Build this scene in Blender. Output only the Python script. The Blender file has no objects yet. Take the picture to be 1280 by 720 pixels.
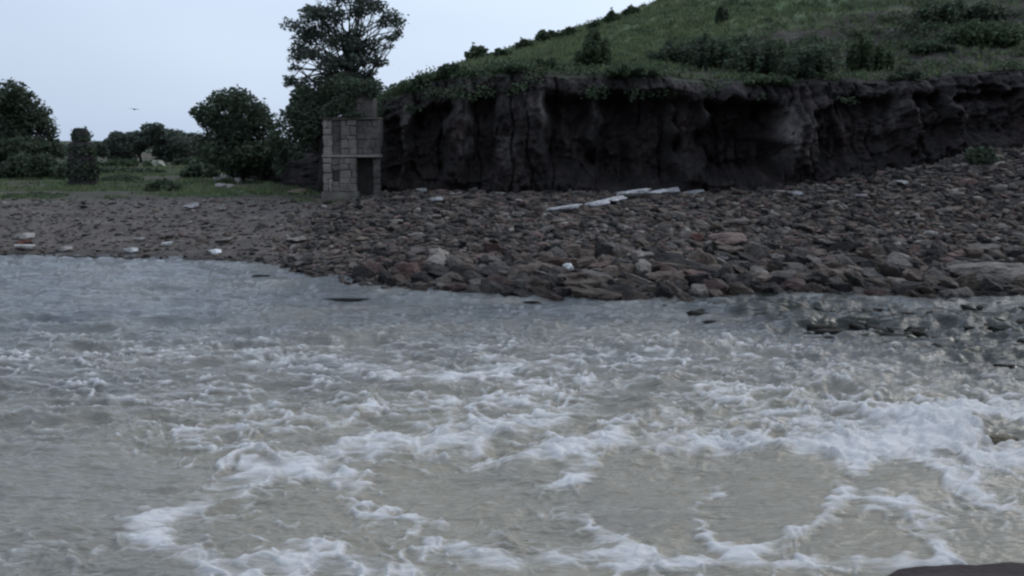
import bpy, bmesh, math, random
import numpy as np
from mathutils import Vector, Matrix

R = math.radians
random.seed(7); RNG = np.random.default_rng(7)
SC = bpy.context.scene
COL = SC.collection

# ------------------------------------------------------------------ camera
F, PITCH, CH = 1372.0, math.atan(185 / 1372.0), 5.0
cam_d = bpy.data.cameras.new('camera')
cam = bpy.data.objects.new('camera', cam_d); COL.objects.link(cam)
cam_d.sensor_width = 36.0; cam_d.lens = F * 36.0 / 1280.0
cam_d.clip_start = 0.1; cam_d.clip_end = 6000
cam.location = (0, 0, CH); cam.rotation_euler = (math.pi / 2 - PITCH, 0, 0)
SC.camera = cam
cam_d.dof.use_dof = False

# ------------------------------------------------------------------ world
SUN_EL, SUN_AZ = R(38), R(50)        # azimuth to the right of the view direction (+Y)
w = bpy.data.worlds.new('World'); SC.world = w; w.use_nodes = True
nt = w.node_tree; nt.nodes.clear()
out = nt.nodes.new('ShaderNodeOutputWorld'); bg = nt.nodes.new('ShaderNodeBackground')
sky = nt.nodes.new('ShaderNodeTexSky'); sky.sky_type = 'NISHITA'; sky.sun_disc = False
sky.sun_elevation = SUN_EL; sky.sun_rotation = SUN_AZ
sky.air_density = 1.0; sky.dust_density = 3.0; sky.ozone_density = 1.5
cl = nt.nodes.new('ShaderNodeTexNoise'); cl.inputs['Scale'].default_value = 1.6
cl.inputs['Detail'].default_value = 3; cl.inputs['Roughness'].default_value = 0.45
tc = nt.nodes.new('ShaderNodeTexCoord'); mp = nt.nodes.new('ShaderNodeMapping')
mp.inputs['Scale'].default_value = (1, 1, 2.5)
nt.links.new(tc.outputs['Generated'], mp.inputs['Vector']); nt.links.new(mp.outputs['Vector'], cl.inputs['Vector'])
cr = nt.nodes.new('ShaderNodeValToRGB')
cr.color_ramp.elements[0].position = 0.3; cr.color_ramp.elements[0].color = (0.355, 0.445, 0.60, 1)
cr.color_ramp.elements[1].position = 0.72; cr.color_ramp.elements[1].color = (0.55, 0.64, 0.77, 1)
nt.links.new(cl.outputs['Fac'], cr.inputs['Fac'])
sc_ = nt.nodes.new('ShaderNodeVectorMath'); sc_.operation = 'SCALE'; sc_.inputs['Scale'].default_value = 10.0
nt.links.new(cr.outputs['Color'], sc_.inputs[0])
dt = nt.nodes.new('ShaderNodeVectorMath'); dt.operation = 'DOT_PRODUCT'; nt.links.new(tc.outputs['Generated'], dt.inputs[0])
dt.inputs[1].default_value = (math.sin(SUN_AZ) * math.cos(SUN_EL), math.cos(SUN_AZ) * math.cos(SUN_EL), math.sin(SUN_EL))
gl = nt.nodes.new('ShaderNodeMapRange'); gl.inputs['From Min'].default_value = -1; gl.inputs['To Min'].default_value = 6.3; gl.inputs['To Max'].default_value = 14.2
nt.links.new(dt.outputs['Value'], gl.inputs['Value']); nt.links.new(gl.outputs[0], sc_.inputs['Scale'])
mx = nt.nodes.new('ShaderNodeMix'); mx.data_type = 'RGBA'; mx.inputs['Factor'].default_value = 0.84
nt.links.new(sky.outputs['Color'], mx.inputs[6]); nt.links.new(sc_.outputs['Vector'], mx.inputs[7])
nt.links.new(mx.outputs[2], bg.inputs['Color']); bg.inputs['Strength'].default_value = 0.1
nt.links.new(bg.outputs[0], out.inputs['Surface'])

# ------------------------------------------------------------------ sun (overcast)
sd = bpy.data.lights.new('sun', 'SUN'); sd.energy = 0.5; sd.angle = R(25); sd.color = (1, 0.96, 0.9)
sun = bpy.data.objects.new('sun', sd); COL.objects.link(sun)
dv = Vector((math.sin(SUN_AZ) * math.cos(SUN_EL), math.cos(SUN_AZ) * math.cos(SUN_EL), math.sin(SUN_EL)))
sun.rotation_euler = dv.to_track_quat('Z', 'Y').to_euler(); sun.location = dv * 60

SC.view_settings.view_transform = 'Standard'; SC.view_settings.look = 'None'
SC.view_settings.exposure = 0.32; SC.view_settings.gamma = 1.0
SC.render.engine = 'CYCLES'; SC.cycles.max_bounces = 5; SC.cycles.diffuse_bounces = 3
SC.cycles.use_denoising = True
SC.cycles.filter_width = 2.4          # a soft consumer video camera

# ------------------------------------------------------------------ numpy noise
_perm = np.random.default_rng(3).permutation(256); _perm = np.concatenate([_perm, _perm, _perm])
_ang = np.random.default_rng(4).uniform(0, 2 * np.pi, 256); _gx, _gy = np.cos(_ang), np.sin(_ang)
def pn(x, y):
    x = np.asarray(x, float); y = np.asarray(y, float)
    x, y = np.broadcast_arrays(x, y)
    xi = np.floor(x).astype(int); yi = np.floor(y).astype(int); xf = x - xi; yf = y - yi
    u = xf**3 * (xf * (xf * 6 - 15) + 10); v = yf**3 * (yf * (yf * 6 - 15) + 10)
    def g(i, j, a, b):
        h = _perm[_perm[i & 255] + (j & 255)]
        return _gx[h] * a + _gy[h] * b
    n0 = g(xi, yi, xf, yf) * (1 - u) + g(xi + 1, yi, xf - 1, yf) * u
    n1 = g(xi, yi + 1, xf, yf - 1) * (1 - u) + g(xi + 1, yi + 1, xf - 1, yf - 1) * u
    return (n0 * (1 - v) + n1 * v) * 1.5
def fbm(x, y, o=4, gain=0.5):
    s, a, t = 0, 1.0, 0
    for k in range(o):
        s = s + a * pn(x * 2**k + 17.3 * k, y * 2**k - 9.1 * k); t += a; a *= gain
    return s / t
def ridge(x, y, o=3):
    s, a, t = 0, 1.0, 0
    for k in range(o):
        s = s + a * (1 - np.abs(pn(x * 2**k + 5.7 * k, y * 2**k + 3.3 * k)) * 2); t += a; a *= 0.5
    return s / t
def ss(e0, e1, x):
    t = np.clip((x - e0) / (e1 - e0), 0, 1); return t * t * (3 - 2 * t)
def lerp(a, b, t): return a + (b - a) * t

# pixel of the 1280x720 photograph -> world, used for measuring where things stand
SP, CP = math.sin(PITCH), math.cos(PITCH)
def ray(u, v):
    a, b = (u - 640) / F, (v - 360) / F
    return np.array([a, CP - b * SP, -SP - b * CP])
def PZ(u, v, z=0.0):
    d = ray(u, v); return np.array([0, 0, CH]) + d * ((z - CH) / d[2])
def PY(u, v, y):
    d = ray(u, v); return np.array([0, 0, CH]) + d * (y / d[1])
def UV(x, y, z):
    zz = z - CH; fw = y * CP - zz * SP; up = y * SP + zz * CP
    return 640 + F * x / fw, 360 - F * up / fw

# ------------------------------------------------------------------ terrain functions
_sh = [(-300, 320), (-100, 321), (0, 321), (150, 321.5), (280, 326), (360, 336), (420, 350), (500, 362), (600, 366), (700, 371),
       (840, 374), (940, 368), (1040, 364), (1150, 366), (1280, 368), (1500, 368)]
_shp = np.array([PZ(u, v, 0)[:2] for u, v in _sh])
_shx = np.concatenate([[-400, -120], _shp[:, 0], [120, 400]]); _shy = np.concatenate([[60, 52], _shp[:, 1], [34, 30]])
def shore(x):
    return np.interp(x, _shx, _shy) + 0.35 * fbm(x * 0.35, 3.1, 3) * 1.0
def near_shore(x): return 11.3 + 0.98 * ss(3.4, 4.6, x) + 0.35 * ss(5.5, 8, x) + 0.2 * fbm(x * 0.6, 8.8, 3)
_cx = [-400, -60, -30, -20, -13, -9.2, -7.2, -4, 0, 6, 14, 20, 27, 40, 80, 400]
_cy = [420, 170, 110, 84, 72, 64.5, 61.5, 60.3, 59.5, 58.5, 57.5, 57.5, 58.5, 60, 62, 60]
def cliff_y(x): return np.interp(x, _cx, _cy) + 0.5 * pn(x * 0.23, 1.7)
def G(x, y):
    x, y = np.broadcast_arrays(np.asarray(x, float), np.asarray(y, float))
    d = y - shore(x)
    right = ss(-12, -4, x)
    zl = 1.75 * ss(-3, 15, d) * 1.0 - 0.27 + 0.27 * ss(-1, 3, d)
    zr = 2.45 * ss(-5, 22, d) - 0.28
    z = lerp(zl, zr, right)
    z = z + 0.009 * np.clip(y - 62, 0, 160) * 1.0
    z = z + ss(9, 27, x) * 2.0 * ss(9, 20, d) + ss(27, 60, x) * 2 * ss(12, 24, d) + ss(16, 27, x) * 0.3 * ss(13, 21, d)
    z = np.where(d < 0, np.maximum(0.3 * d, -1.6) + np.minimum(z, 0) * 0, np.maximum(z, 0) + 0.03 + 0 * z)
    z = z * 1.0
    amp = ss(0.0, 3, d) * (0.05 + 0.14 * right)
    z = z + amp * fbm(x * 0.8, y * 0.8, 4) + 0.12 * ss(0, 2, d) * (.3 + .7 * right) * fbm(x * 1.7, y * 1.7, 3) * (y < 75)
    dn = near_shore(x) - y
    zn = np.where(dn > 0, 0.03 + 0.10 * ss(0, .25, dn) + 0.25 * np.minimum(dn, 6) + 0.07 * fbm(x * 1.6, y * 1.6, 4), -9)
    z = np.where(dn > 0, zn, np.maximum(z, np.where(dn > -4, 0.4 * dn, -9)) if False else z)
    z = np.where((dn <= 0) & (dn > -4), np.maximum(z, 0.4 * dn), z)
    return z
_rx = [-60, -30, -20, -14, -9, -7, -3.5, 0, 7, 14, 22, 28, 60, 200]
_rz = [1.9, 2.2, 3.0, 5.0, 6.6, 7.4, 8.5, 8.7, 8.4, 8.0, 8.3, 8.8, 9.5, 9]
_hx = [-60, -32, -22, -16, -11, -5.5, 0, 4, 8, 11, 15, 25, 40, 90, 300]
_hz = [1.5, 1.8, 3.0, 6.0, 8.9, 11.0, 12.6, 13.9, 15.0, 16.0, 17.6, 21.0, 24.5, 28, 26]
def rim_z(x): return np.interp(x, _rx, _rz) + 0.55 * fbm(x * 0.22, 6.0, 4) * ss(-14, -8, x)
def H(x, d): # noqa
    return H_(x, d)
def H_(x, d):                                             # hill height at distance d behind the rim
    xx, dd = np.broadcast_arrays(np.asarray(x, float), np.asarray(d, float))
    top = np.interp(xx, _hx, _hz); rz = rim_z(xx)
    s = np.clip(dd / 36.0, 0, 1); s = 0.55 * s + 0.45 * s * s * (3 - 2 * s)
    z = rz + (top - rz) * s + np.clip(dd - 36, 0, 60) * 0.02
    st = ss(10, 22, xx) * ss(2, 10, dd)                    # weathered terraces on the right
    q = z / 1.5 + 0.25 * fbm(xx * 0.1, dd * 0.1, 2)
    z = z + st * 0.55 * ((np.floor(q) + ss(0.35, 0.8, q - np.floor(q))) - q) 
    z = z + ss(0, 3, dd) * (0.35 * fbm(xx * 0.18, dd * 0.18, 4) + 0.12 * fbm(xx * 0.9, dd * 0.9, 3))
    return z
def hill_hit(u, v):                                      # where a sight line meets the hill
    dd = ray(u, v)
    t = np.linspace(57, 130, 900) / dd[1]
    p = np.array([0, 0, CH])[None] + t[:, None] * dd[None]
    d = p[:, 1] - (cliff_y(p[:, 0]) + 1.5)
    h = np.where(d > 0, H(p[:, 0], np.maximum(d, 0)), -9)
    k = np.nonzero(p[:, 2] < h)[0]
    if len(k) == 0: k = [int(np.argmin(np.abs(p[:, 2] - h) + 1e3 * (h < 0)))]
    q = p[k[0]].copy(); q[2] = H(q[0], max(0.0, q[1] - cliff_y(q[0]) - 1.5)); return q
def bank_hit(u, v):
    dd = ray(u, v)
    t = np.linspace(30, 240, 4000) / dd[1]
    p = np.array([0, 0, CH])[None] + t[:, None] * dd[None]
    h = G(p[:, 0], p[:, 1]); k = np.nonzero(p[:, 2] < h)[0]
    q = p[k[0] if len(k) else -1].copy(); q[2] = float(G(q[0], q[1])); return q

# ------------------------------------------------------------------ object helpers
def tag(o, label=None, cat=None, group=None, kind=None):
    if label: o['label'] = label
    if cat: o['category'] = cat
    if group: o['group'] = group
    if kind: o['kind'] = kind
    return o
def empty(name, loc, rz=0.0):
    o = bpy.data.objects.new(name, None); COL.objects.link(o); o.location = loc
    o.rotation_euler = (0, 0, rz); o.empty_display_size = 0.3; return o
def np_mesh(name, V, Fc, mat=None, smooth=True, attrs=None):
    V = np.asarray(V, np.float32); Fc = np.asarray(Fc, np.int32)
    me = bpy.data.meshes.new(name); k = Fc.shape[1]
    me.vertices.add(len(V)); me.vertices.foreach_set('co', V.ravel())
    me.loops.add(Fc.size); me.loops.foreach_set('vertex_index', Fc.ravel())
    me.polygons.add(len(Fc)); me.polygons.foreach_set('loop_start', np.arange(0, Fc.size, k, dtype=np.int32))
    me.polygons.foreach_set('loop_total', np.full(len(Fc), k, np.int32))
    me.polygons.foreach_set('use_smooth', np.full(len(Fc), bool(smooth)))
    me.update(calc_edges=True); me.validate()
    for an, av in (attrs or {}).items():
        av = np.asarray(av, np.float32)
        if av.ndim == 1:
            a = me.attributes.new(an, 'FLOAT', 'POINT'); a.data.foreach_set('value', av)
        else:
            a = me.attributes.new(an, 'FLOAT_COLOR', 'POINT')
            c = np.ones((len(V), 4), np.float32); c[:, :3] = av; a.data.foreach_set('color', c.ravel())
    if mat: me.materials.append(mat)
    return me
def link(name, me, parent=None, loc=(0, 0, 0)):
    o = bpy.data.objects.new(name, me); COL.objects.link(o); o.location = loc
    if parent: o.parent = parent
    return o
def grid_faces(nr, nc):
    i = np.arange(nr - 1)[:, None] * nc + np.arange(nc - 1)[None]
    return np.stack([i, i + 1, i + nc + 1, i + nc], -1).reshape(-1, 4)
class MB:
    """collects bits into one mesh (triangles and quads), one colour per vertex"""
    def __init__(s): s.v, s.f, s.c, s.n = [], [], [], 0
    def add(s, V, Fs, col=(1, 1, 1)):
        V = [tuple(p) for p in V]; s.f += [tuple(i + s.n for i in q) for q in Fs]; s.v += V
        s.c += [tuple(col)] * len(V); s.n += len(V)
    def box(s, x0, x1, y0, y1, z0, z1, col=(1, 1, 1), jit=0.0):
        V = [(x, y, z) for z in (z0, z1) for y in (y0, y1) for x in (x0, x1)]
        if jit: V = [tuple(c + random.uniform(-jit, jit) for c in p) for p in V]
        s.add(V, [(0, 2, 3, 1), (4, 5, 7, 6), (0, 1, 5, 4), (1, 3, 7, 5), (3, 2, 6, 7), (2, 0, 4, 6)], col)
    def tube(s, pts, rad, n=7, col=(1, 1, 1)):
        pts = [Vector(p) for p in pts]; V = []; Fs = []
        for i, p in enumerate(pts):
            t = (pts[min(i + 1, len(pts) - 1)] - pts[max(i - 1, 0)]).normalized()
            a = t.orthogonal().normalized() if i == 0 else (a - t * a.dot(t)).normalized()
            b = t.cross(a)
            for k in range(n):
                th = 2 * math.pi * k / n
                V.append(p + (a * math.cos(th) + b * math.sin(th)) * rad[i])
        for i in range(len(pts) - 1):
            for k in range(n):
                q = i * n + k; r = i * n + (k + 1) % n
                Fs.append((q, r, r + n, q + n))
        Fs.append(tuple(range(n))[::-1]); Fs.append(tuple((len(pts) - 1) * n + k for k in range(n)))
        s.add(V, Fs, col)
    def build(s, name, mat, parent=None, smooth=False, bevel=0.0):
        me = bpy.data.meshes.new(name); me.from_pydata(s.v, [], s.f); me.materials.append(mat)
        a = me.attributes.new('tint', 'FLOAT_COLOR', 'POINT')
        c = np.ones((s.n, 4), np.float32); c[:, :3] = np.array(s.c); a.data.foreach_set('color', c.ravel())
        if smooth: me.polygons.foreach_set('use_smooth', [True] * len(me.polygons))
        o = link(name, me, parent)
        if bevel:
            m = o.modifiers.new('bevel', 'BEVEL'); m.width = bevel; m.segments = 2; m.limit_method = 'ANGLE'
        return o

# ------------------------------------------------------------------ materials
def mat_base(name):
    m = bpy.data.materials.new(name); m.use_nodes = True
    n = m.node_tree; b = n.nodes['Principled BSDF']; return m, n, b
def N(n, t, **kw):
    x = n.nodes.new(t)
    for k, v in kw.items(): setattr(x, k, v)
    return x
def mixc(n, fac, a, b, blend='MIX'):
    m = N(n, 'ShaderNodeMix', data_type='RGBA', blend_type=blend)
    for sock, v in ((m.inputs['Factor'], fac), (m.inputs[6], a), (m.inputs[7], b)):
        if isinstance(v, (int, float)): sock.default_value = v
        elif isinstance(v, tuple): sock.default_value = (*v, 1) if len(v) == 3 else v
        else: n.links.new(v, sock)
    return m.outputs[2]
def noise(n, scale, detail=4, rough=0.55, coord=None, stretch=None, dist=0.0):
    t = N(n, 'ShaderNodeTexNoise'); t.inputs['Scale'].default_value = scale
    t.inputs['Detail'].default_value = detail; t.inputs['Roughness'].default_value = rough
    t.inputs['Distortion'].default_value = dist
    if coord is None:
        g = N(n, 'ShaderNodeNewGeometry'); coord = g.outputs['Position']
    if stretch:
        mpp = N(n, 'ShaderNodeMapping'); mpp.inputs['Scale'].default_value = stretch
        n.links.new(coord, mpp.inputs['Vector']); coord = mpp.outputs['Vector']
    n.links.new(coord, t.inputs['Vector']); return t.outputs['Fac']
def ramp(n, fac, stops):
    r = N(n, 'ShaderNodeValToRGB'); e = r.color_ramp.elements
    while len(e) < len(stops): e.new(0.5)
    for k, (p, c) in enumerate(stops):
        e[k].position = p; e[k].color = (c, c, c, 1) if isinstance(c, (int, float)) else (*c, 1)
    n.links.new(fac, r.inputs['Fac']); return r.outputs['Color']
def bump(n, b, h, strength=0.5, dist=0.1):
    x = N(n, 'ShaderNodeBump'); x.inputs['Strength'].default_value = strength; x.inputs['Distance'].default_value = dist
    n.links.new(h, x.inputs['Height']); n.links.new(x.outputs['Normal'], b.inputs['Normal'])

def mat_attr(name, attr, s1, s2, rough=0.9, b_str=0.6, b_dist=0.08, lo=0.55, hi=1.45, spec=0.2, use_obj=False, stretch=None):
    """colour comes from a vertex colour (or the object's own colour), grain and relief from noise"""
    m, n, b = mat_base(name)
    if use_obj:
        oi = N(n, 'ShaderNodeObjectInfo'); c = oi.outputs['Color']
    else:
        a = N(n, 'ShaderNodeAttribute', attribute_name=attr); c = a.outputs['Color']
    n1 = noise(n, s1, 5, 0.6, stretch=stretch); n2 = noise(n, s2, 4, 0.6, stretch=stretch)
    c = mixc(n, 1.0, c, ramp(n, n1, [(0.25, lo), (0.75, hi)]), 'MULTIPLY')
    c = mixc(n, 1.0, c, ramp(n, n2, [(0.3, 0.8), (0.7, 1.2)]), 'MULTIPLY')
    n.links.new(c, b.inputs['Base Color'])
    b.inputs['Roughness'].default_value = rough; b.inputs['Specular IOR Level'].default_value = spec
    s = N(n, 'ShaderNodeMath', operation='ADD'); n.links.new(n1, s.inputs[0]); n.links.new(n2, s.inputs[1])
    bump(n, b, s.outputs[0], b_str, b_dist); return m
M_ground = mat_attr('ground_soil', 'tint', 1.3, 9.0, 0.95, 0.8, 0.08)
M_hill = mat_attr('hill_soil', 'tint', 0.35, 3.0, 0.95, 0.8, 0.2)
M_cliff = mat_attr('cliff_rock', 'tint', 0.7, 4.0, 0.9, 1.0, 0.25, 0.45, 1.6)
M_rock = mat_attr('boulder_rock', 'tint', 2.2, 13.0, 0.85, 1.0, 0.09, 0.5, 1.55, 0.3, use_obj=True)
M_rubble = mat_attr('rubble_rock', 'tint', 2.2, 13.0, 0.85, 1.0, 0.09, 0.5, 1.55, 0.3)
M_masonry = mat_attr('masonry', 'tint', 1.8, 11.0, 0.95, 0.8, 0.05, 0.6, 1.4, 0.15)
M_bark = mat_attr('bark', 'tint', 3.0, 14.0, 0.95, 0.8, 0.03, stretch=(1, 1, 0.25))
def leaf_mat(name, base, tip):
    m, n, b = mat_base(name)
    a = N(n, 'ShaderNodeAttribute', attribute_name='leafvar')
    c = mixc(n, a.outputs['Fac'], base, tip)
    g = noise(n, 1.2, 2); c = mixc(n, 1.0, c, ramp(n, g, [(0.3, 0.7), (0.7, 1.3)]), 'MULTIPLY')
    n.links.new(c, b.inputs['Base Color']); b.inputs['Roughness'].default_value = 0.7
    b.inputs['Specular IOR Level'].default_value = 0.2
    tr = N(n, 'ShaderNodeBsdfTranslucent'); n.links.new(c, tr.inputs['Color'])
    ms = N(n, 'ShaderNodeMixShader'); ms.inputs[0].default_value = 0.22
    n.links.new(b.outputs[0], ms.inputs[1]); n.links.new(tr.outputs[0], ms.inputs[2])
    n.links.new(ms.outputs[0], n.nodes['Material Output'].inputs['Surface']); return m
M_leaf = leaf_mat('leaf_dark', (0.045, 0.064, 0.042), (0.10, 0.13, 0.078))
M_leaf_grey = leaf_mat('leaf_grey', (0.065, 0.082, 0.066), (0.14, 0.165, 0.125))
M_scrub = leaf_mat('leaf_scrub', (0.05, 0.072, 0.042), (0.10, 0.135, 0.07))
M_grass = leaf_mat('grass_blade', (0.085, 0.125, 0.06), (0.19, 0.22, 0.11))

# ------------------------------------------------------------------ ground
def rows_y():
    return np.unique(np.concatenate([np.linspace(-12, 8, 12), np.linspace(8, 16, 50), np.linspace(16, 30, 14), np.linspace(30, 64, 200),
                                     np.linspace(64, 120, 110), np.geomspace(120, 4000, 40)]))
def make_ground():
    ys = rows_y(); a = np.linspace(-1, 1, 520); a = np.sign(a) * (0.55 * np.abs(a) + 0.45 * np.abs(a)**4)
    Y, A = np.meshgrid(ys, a, indexing='ij')
    X = A * (Y + 26) * 1.25
    Z = G(X, Y)
    inside = Y - cliff_y(X)
    Z = np.where(inside > 2.5, np.minimum(Z, Z - 1.5 * ss(2.5, 6, inside)), Z)      # the hill covers it here
    d = Y - shore(X)
    gravel = np.stack([0.125 + 0 * X, 0.106 + 0 * X, 0.092 + 0 * X], -1)
    earth = np.array([0.078, 0.064, 0.054]); green = np.array([0.055, 0.09, 0.045]); olive = np.array([0.090, 0.092, 0.055])
    wet = np.array([0.05, 0.044, 0.04]); dark = np.array([0.036, 0.031, 0.029])
    n1 = fbm(X * 0.12, Y * 0.35, 4); n2 = fbm(X * 0.35 + 40, Y * 0.9, 3)
    c = gravel * (1 + 0.3 * n2[..., None])
    c = lerp(c, dark, (ss(-12, 0, X) * 0.7)[..., None])  # right bank ground darkened, putting the shade of boulder gaps into its colour
    c = lerp(c, wet, (1 - ss(0.0, 1.6 + 0.8 * n2, d))[..., None])
    left = 1 - ss(-12.5, -9, X + 1.5 * n2)
    veg = ss(12.0, 14.5, d + 4.0 * n1) * left
    g = lerp(olive[None, None], green[None, None], ss(-0.25, 0.25, n1)[..., None])
    g = lerp(g, earth[None, None], (np.maximum(ss(0.0, 0.25, n2), ss(.06, .2, fbm(X * .10 + 9, Y * .22, 2))) * 0.8)[..., None])
    c = lerp(c, g, veg[..., None])
    c = np.where((Y < 16)[..., None], np.array([0.045, 0.034, 0.032]) * (1 + 0.5 * n2[..., None]), c)
    V = np.stack([X, Y, Z], -1).reshape(-1, 3)
    me = np_mesh('ground', V, grid_faces(*X.shape), M_ground, True, {'tint': np.clip(c, 0.01, 1).reshape(-1, 3)})
    tag(link('ground', me), 'stony far bank rising to a flat field', kind='structure')
make_ground()

# ------------------------------------------------------------------ cliff + hill
CLIFF_TOP = 1.5
def cliff_offset(x, t):
    """how far the face stands out towards the river at height fraction t"""
    b = 0.6 * (1 - t) + 2.6 * (1 - ss(0.60, 1.0, t + 0.16 * fbm(x * .3, 5.5, 3)))                                   # batter
    b = b + 0.7 * fbm(x * 0.22, t * 1.3 + 4, 3) + 0.15 * ridge(x * 0.55 + t * 0.4, t * 1.2 + 11, 3) + 0.36 * fbm(x * 2.0, t * 6, 4) + 0.2 * ridge(x * 3.1, t * 9, 2)
    for (xc, wd, lo, hi, dp) in ((3.0, 1.3, 0.30, 0.80, 1.6), (6.6, 2.2, 0.18, 0.84, 2.1), (12.0, 2.0, 0.25, 0.80, 2.3), (-1.6, 0.8, 0.25, 0.8, 1.2),
                                 (-4.6, 1.2, 0.2, 0.75, 1.4), (-6.4, .5, .3, .75, .9), (9.3, .7, .35, .8, 1.2), (16.2, .7, .3, .7, 1.0), (21.6, .9, .35, .8, 1.1), (18.5, 1.7, 0.3, 0.8, 1.0), (25.0, 2.0, 0.3, 0.75, 1.0)):
        xx = x + 0.4 * pn(t * 5, xc)
        b = b - 1.6 * dp * (1 - ss(wd * 0.7, wd * 1.15, np.abs(xx - xc))) * ss(lo - 0.15, lo + 0.1, t) * (1 - ss(hi - 0.03, hi + 0.05, t + 0.03 * pn(x * 1.5, 2)))
    blk = np.floor(x * .55 + .5 * pn(t * 3, 4)) ; lay = np.floor(t * 6 + .6 * pn(x * .3, 9))
    b = b + 0.55 * (pn(blk * 3.7 + .5, lay * 5.3 + .5)) + 0.30 * (np.abs(fbm(x * 1.5, t * 9, 3)) - .15) * 2
    b = b - 0.5 * ss(.80, 1, 1 - np.abs(pn(x * .9 + .3 * pn(t * 4, 1), t * .8)) * 2)                       # upright cracks
    b = b + 0.5 * ss(0.82, 0.9, t) * (1 - ss(0.97, 1.0, t))        # brow
    return np.maximum(b, -3.2) * ss(0, 0.04, 1.001 - t) 
def make_cliff():
    xs = np.concatenate([np.linspace(-34, -10, 60), np.linspace(-9.95, 30, 560), np.linspace(30.4, 110, 60)])
    ts = np.linspace(0, 1, 90)
    T, X = np.meshgrid(ts, xs, indexing='ij')
    yc = cliff_y(X); base = G(X, yc - 1.0) - 0.6; top = rim_z(X)
    top = np.maximum(top, base + 0.3)
    hgt = ss(0.5, 5.0, top - base)
    Y = yc + CLIFF_TOP - cliff_offset(X, T) * hgt
    Z = base + (top - base) * T + 0.12 * fbm(X * 1.1, T * 7, 2) * ss(0, 0.1, T) * ss(0, 0.1, 1 - T)
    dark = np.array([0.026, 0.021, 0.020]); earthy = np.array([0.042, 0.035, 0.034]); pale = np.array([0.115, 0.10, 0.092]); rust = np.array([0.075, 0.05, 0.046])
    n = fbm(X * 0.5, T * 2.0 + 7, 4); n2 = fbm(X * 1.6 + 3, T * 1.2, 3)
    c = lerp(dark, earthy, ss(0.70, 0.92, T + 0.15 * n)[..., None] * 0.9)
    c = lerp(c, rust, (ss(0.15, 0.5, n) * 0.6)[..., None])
    s = ss(0.18, 0.45, n2) * ss(0.2, 0.5, T) * (1 - ss(0.8, 0.95, T)) * 0.2
    for xc, wd, lo, hi, k in ((-2.35, 0.22, 0.35, 0.95, 0.9), (1.75, 0.32, 0.45, 0.95, 0.9), (4.7, 0.25, 0.55, 0.92, 0.6), (14.2, 0.45, 0.35, 0.8, 1.0),
                              (15.2, 0.3, 0.3, 0.7, 0.7), (19.8, 0.3, 0.5, 0.9, 0.5), (-0.2, 0.5, 0.3, 0.5, 0.4), (-5.8, 0.3, 0.5, 0.9, .4)):
        s = np.maximum(s, k * (1 - ss(wd * 0.4, wd * 1.3, np.abs(X - xc + 0.25 * pn(T * 6, xc)))) * ss(lo - 0.1, lo + 0.1, T) * (1 - ss(hi - 0.05, hi + 0.05, T)))
    c = lerp(c, pale, s[..., None])
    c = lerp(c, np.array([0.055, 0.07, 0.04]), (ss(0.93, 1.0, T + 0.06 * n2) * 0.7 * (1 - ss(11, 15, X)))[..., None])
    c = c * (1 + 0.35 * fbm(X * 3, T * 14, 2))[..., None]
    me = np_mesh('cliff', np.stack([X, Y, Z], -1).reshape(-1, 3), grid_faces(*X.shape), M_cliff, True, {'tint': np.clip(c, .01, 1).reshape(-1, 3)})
    tag(link('cliff', me), 'dark eroded rock cliff with hollows above the boulder bank', kind='structure')
    # hill above
    ds = np.concatenate([np.linspace(0, 8, 50), np.linspace(8.3, 45, 110), np.linspace(46, 260, 30)])
    D, X = np.meshgrid(ds, xs, indexing='ij')
    Z = H(X, D)
    low = np.maximum(rim_z(X), G(X, cliff_y(X) - 1.0) - 0.3)
    Z = np.where(D < 0.01, low, Z)
    Y = cliff_y(X) + CLIFF_TOP + D
    green = np.array([0.12, 0.165, 0.08]); yel = np.array([0.185, 0.205, 0.09]); dk = np.array([0.045, 0.06, 0.04]); br = np.array([0.062, 0.052, 0.046])
    n1 = fbm(X * 0.13, D * 0.2, 4); n2 = fbm(X * 0.4 + 9, D * 0.6, 3)
    c = lerp(green, yel, ss(0.0, 0.4, n1)[..., None] * ss(8, 18, D)[..., None])
    c = lerp(c, dk, ss(0.1, 0.45, n2)[..., None] * 0.6)
    u, v = UV(X, Y, Z)
    brm = ss(12, 18, X + 4 * n1) * (1 - ss(14, 19, D + 5 * n2)) * 0.95
    brm = np.maximum(brm, (1 - ss(3.0, 10.0, D + 6 * n2)) * 0.92)
    brm = np.maximum(brm, ss(0.2, 0.5, fbm(X * 0.2 + 33, D * 0.7, 3)) * 0.6)
    brm = np.maximum(brm, ss(20, 27, X) * 0.6 * (1 - ss(26, 34, D)))
    brm = np.maximum(brm, (1 - ss(-4.5, 1.5, X + 2 * n2)) * 0.9)
    c = lerp(c, br, brm[..., None])
    c = c * (1 + 0.3 * fbm(X * 1.2, D * 2.4, 3))[..., None]
    me = np_mesh('hill', np.stack([X, Y, Z], -1).reshape(-1, 3), grid_faces(*X.shape), M_hill, True, {'tint': np.clip(c, .01, 1).reshape(-1, 3)})
    tag(link('hill', me), 'grassy hill rising behind the cliff', kind='structure')
make_cliff()

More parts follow.
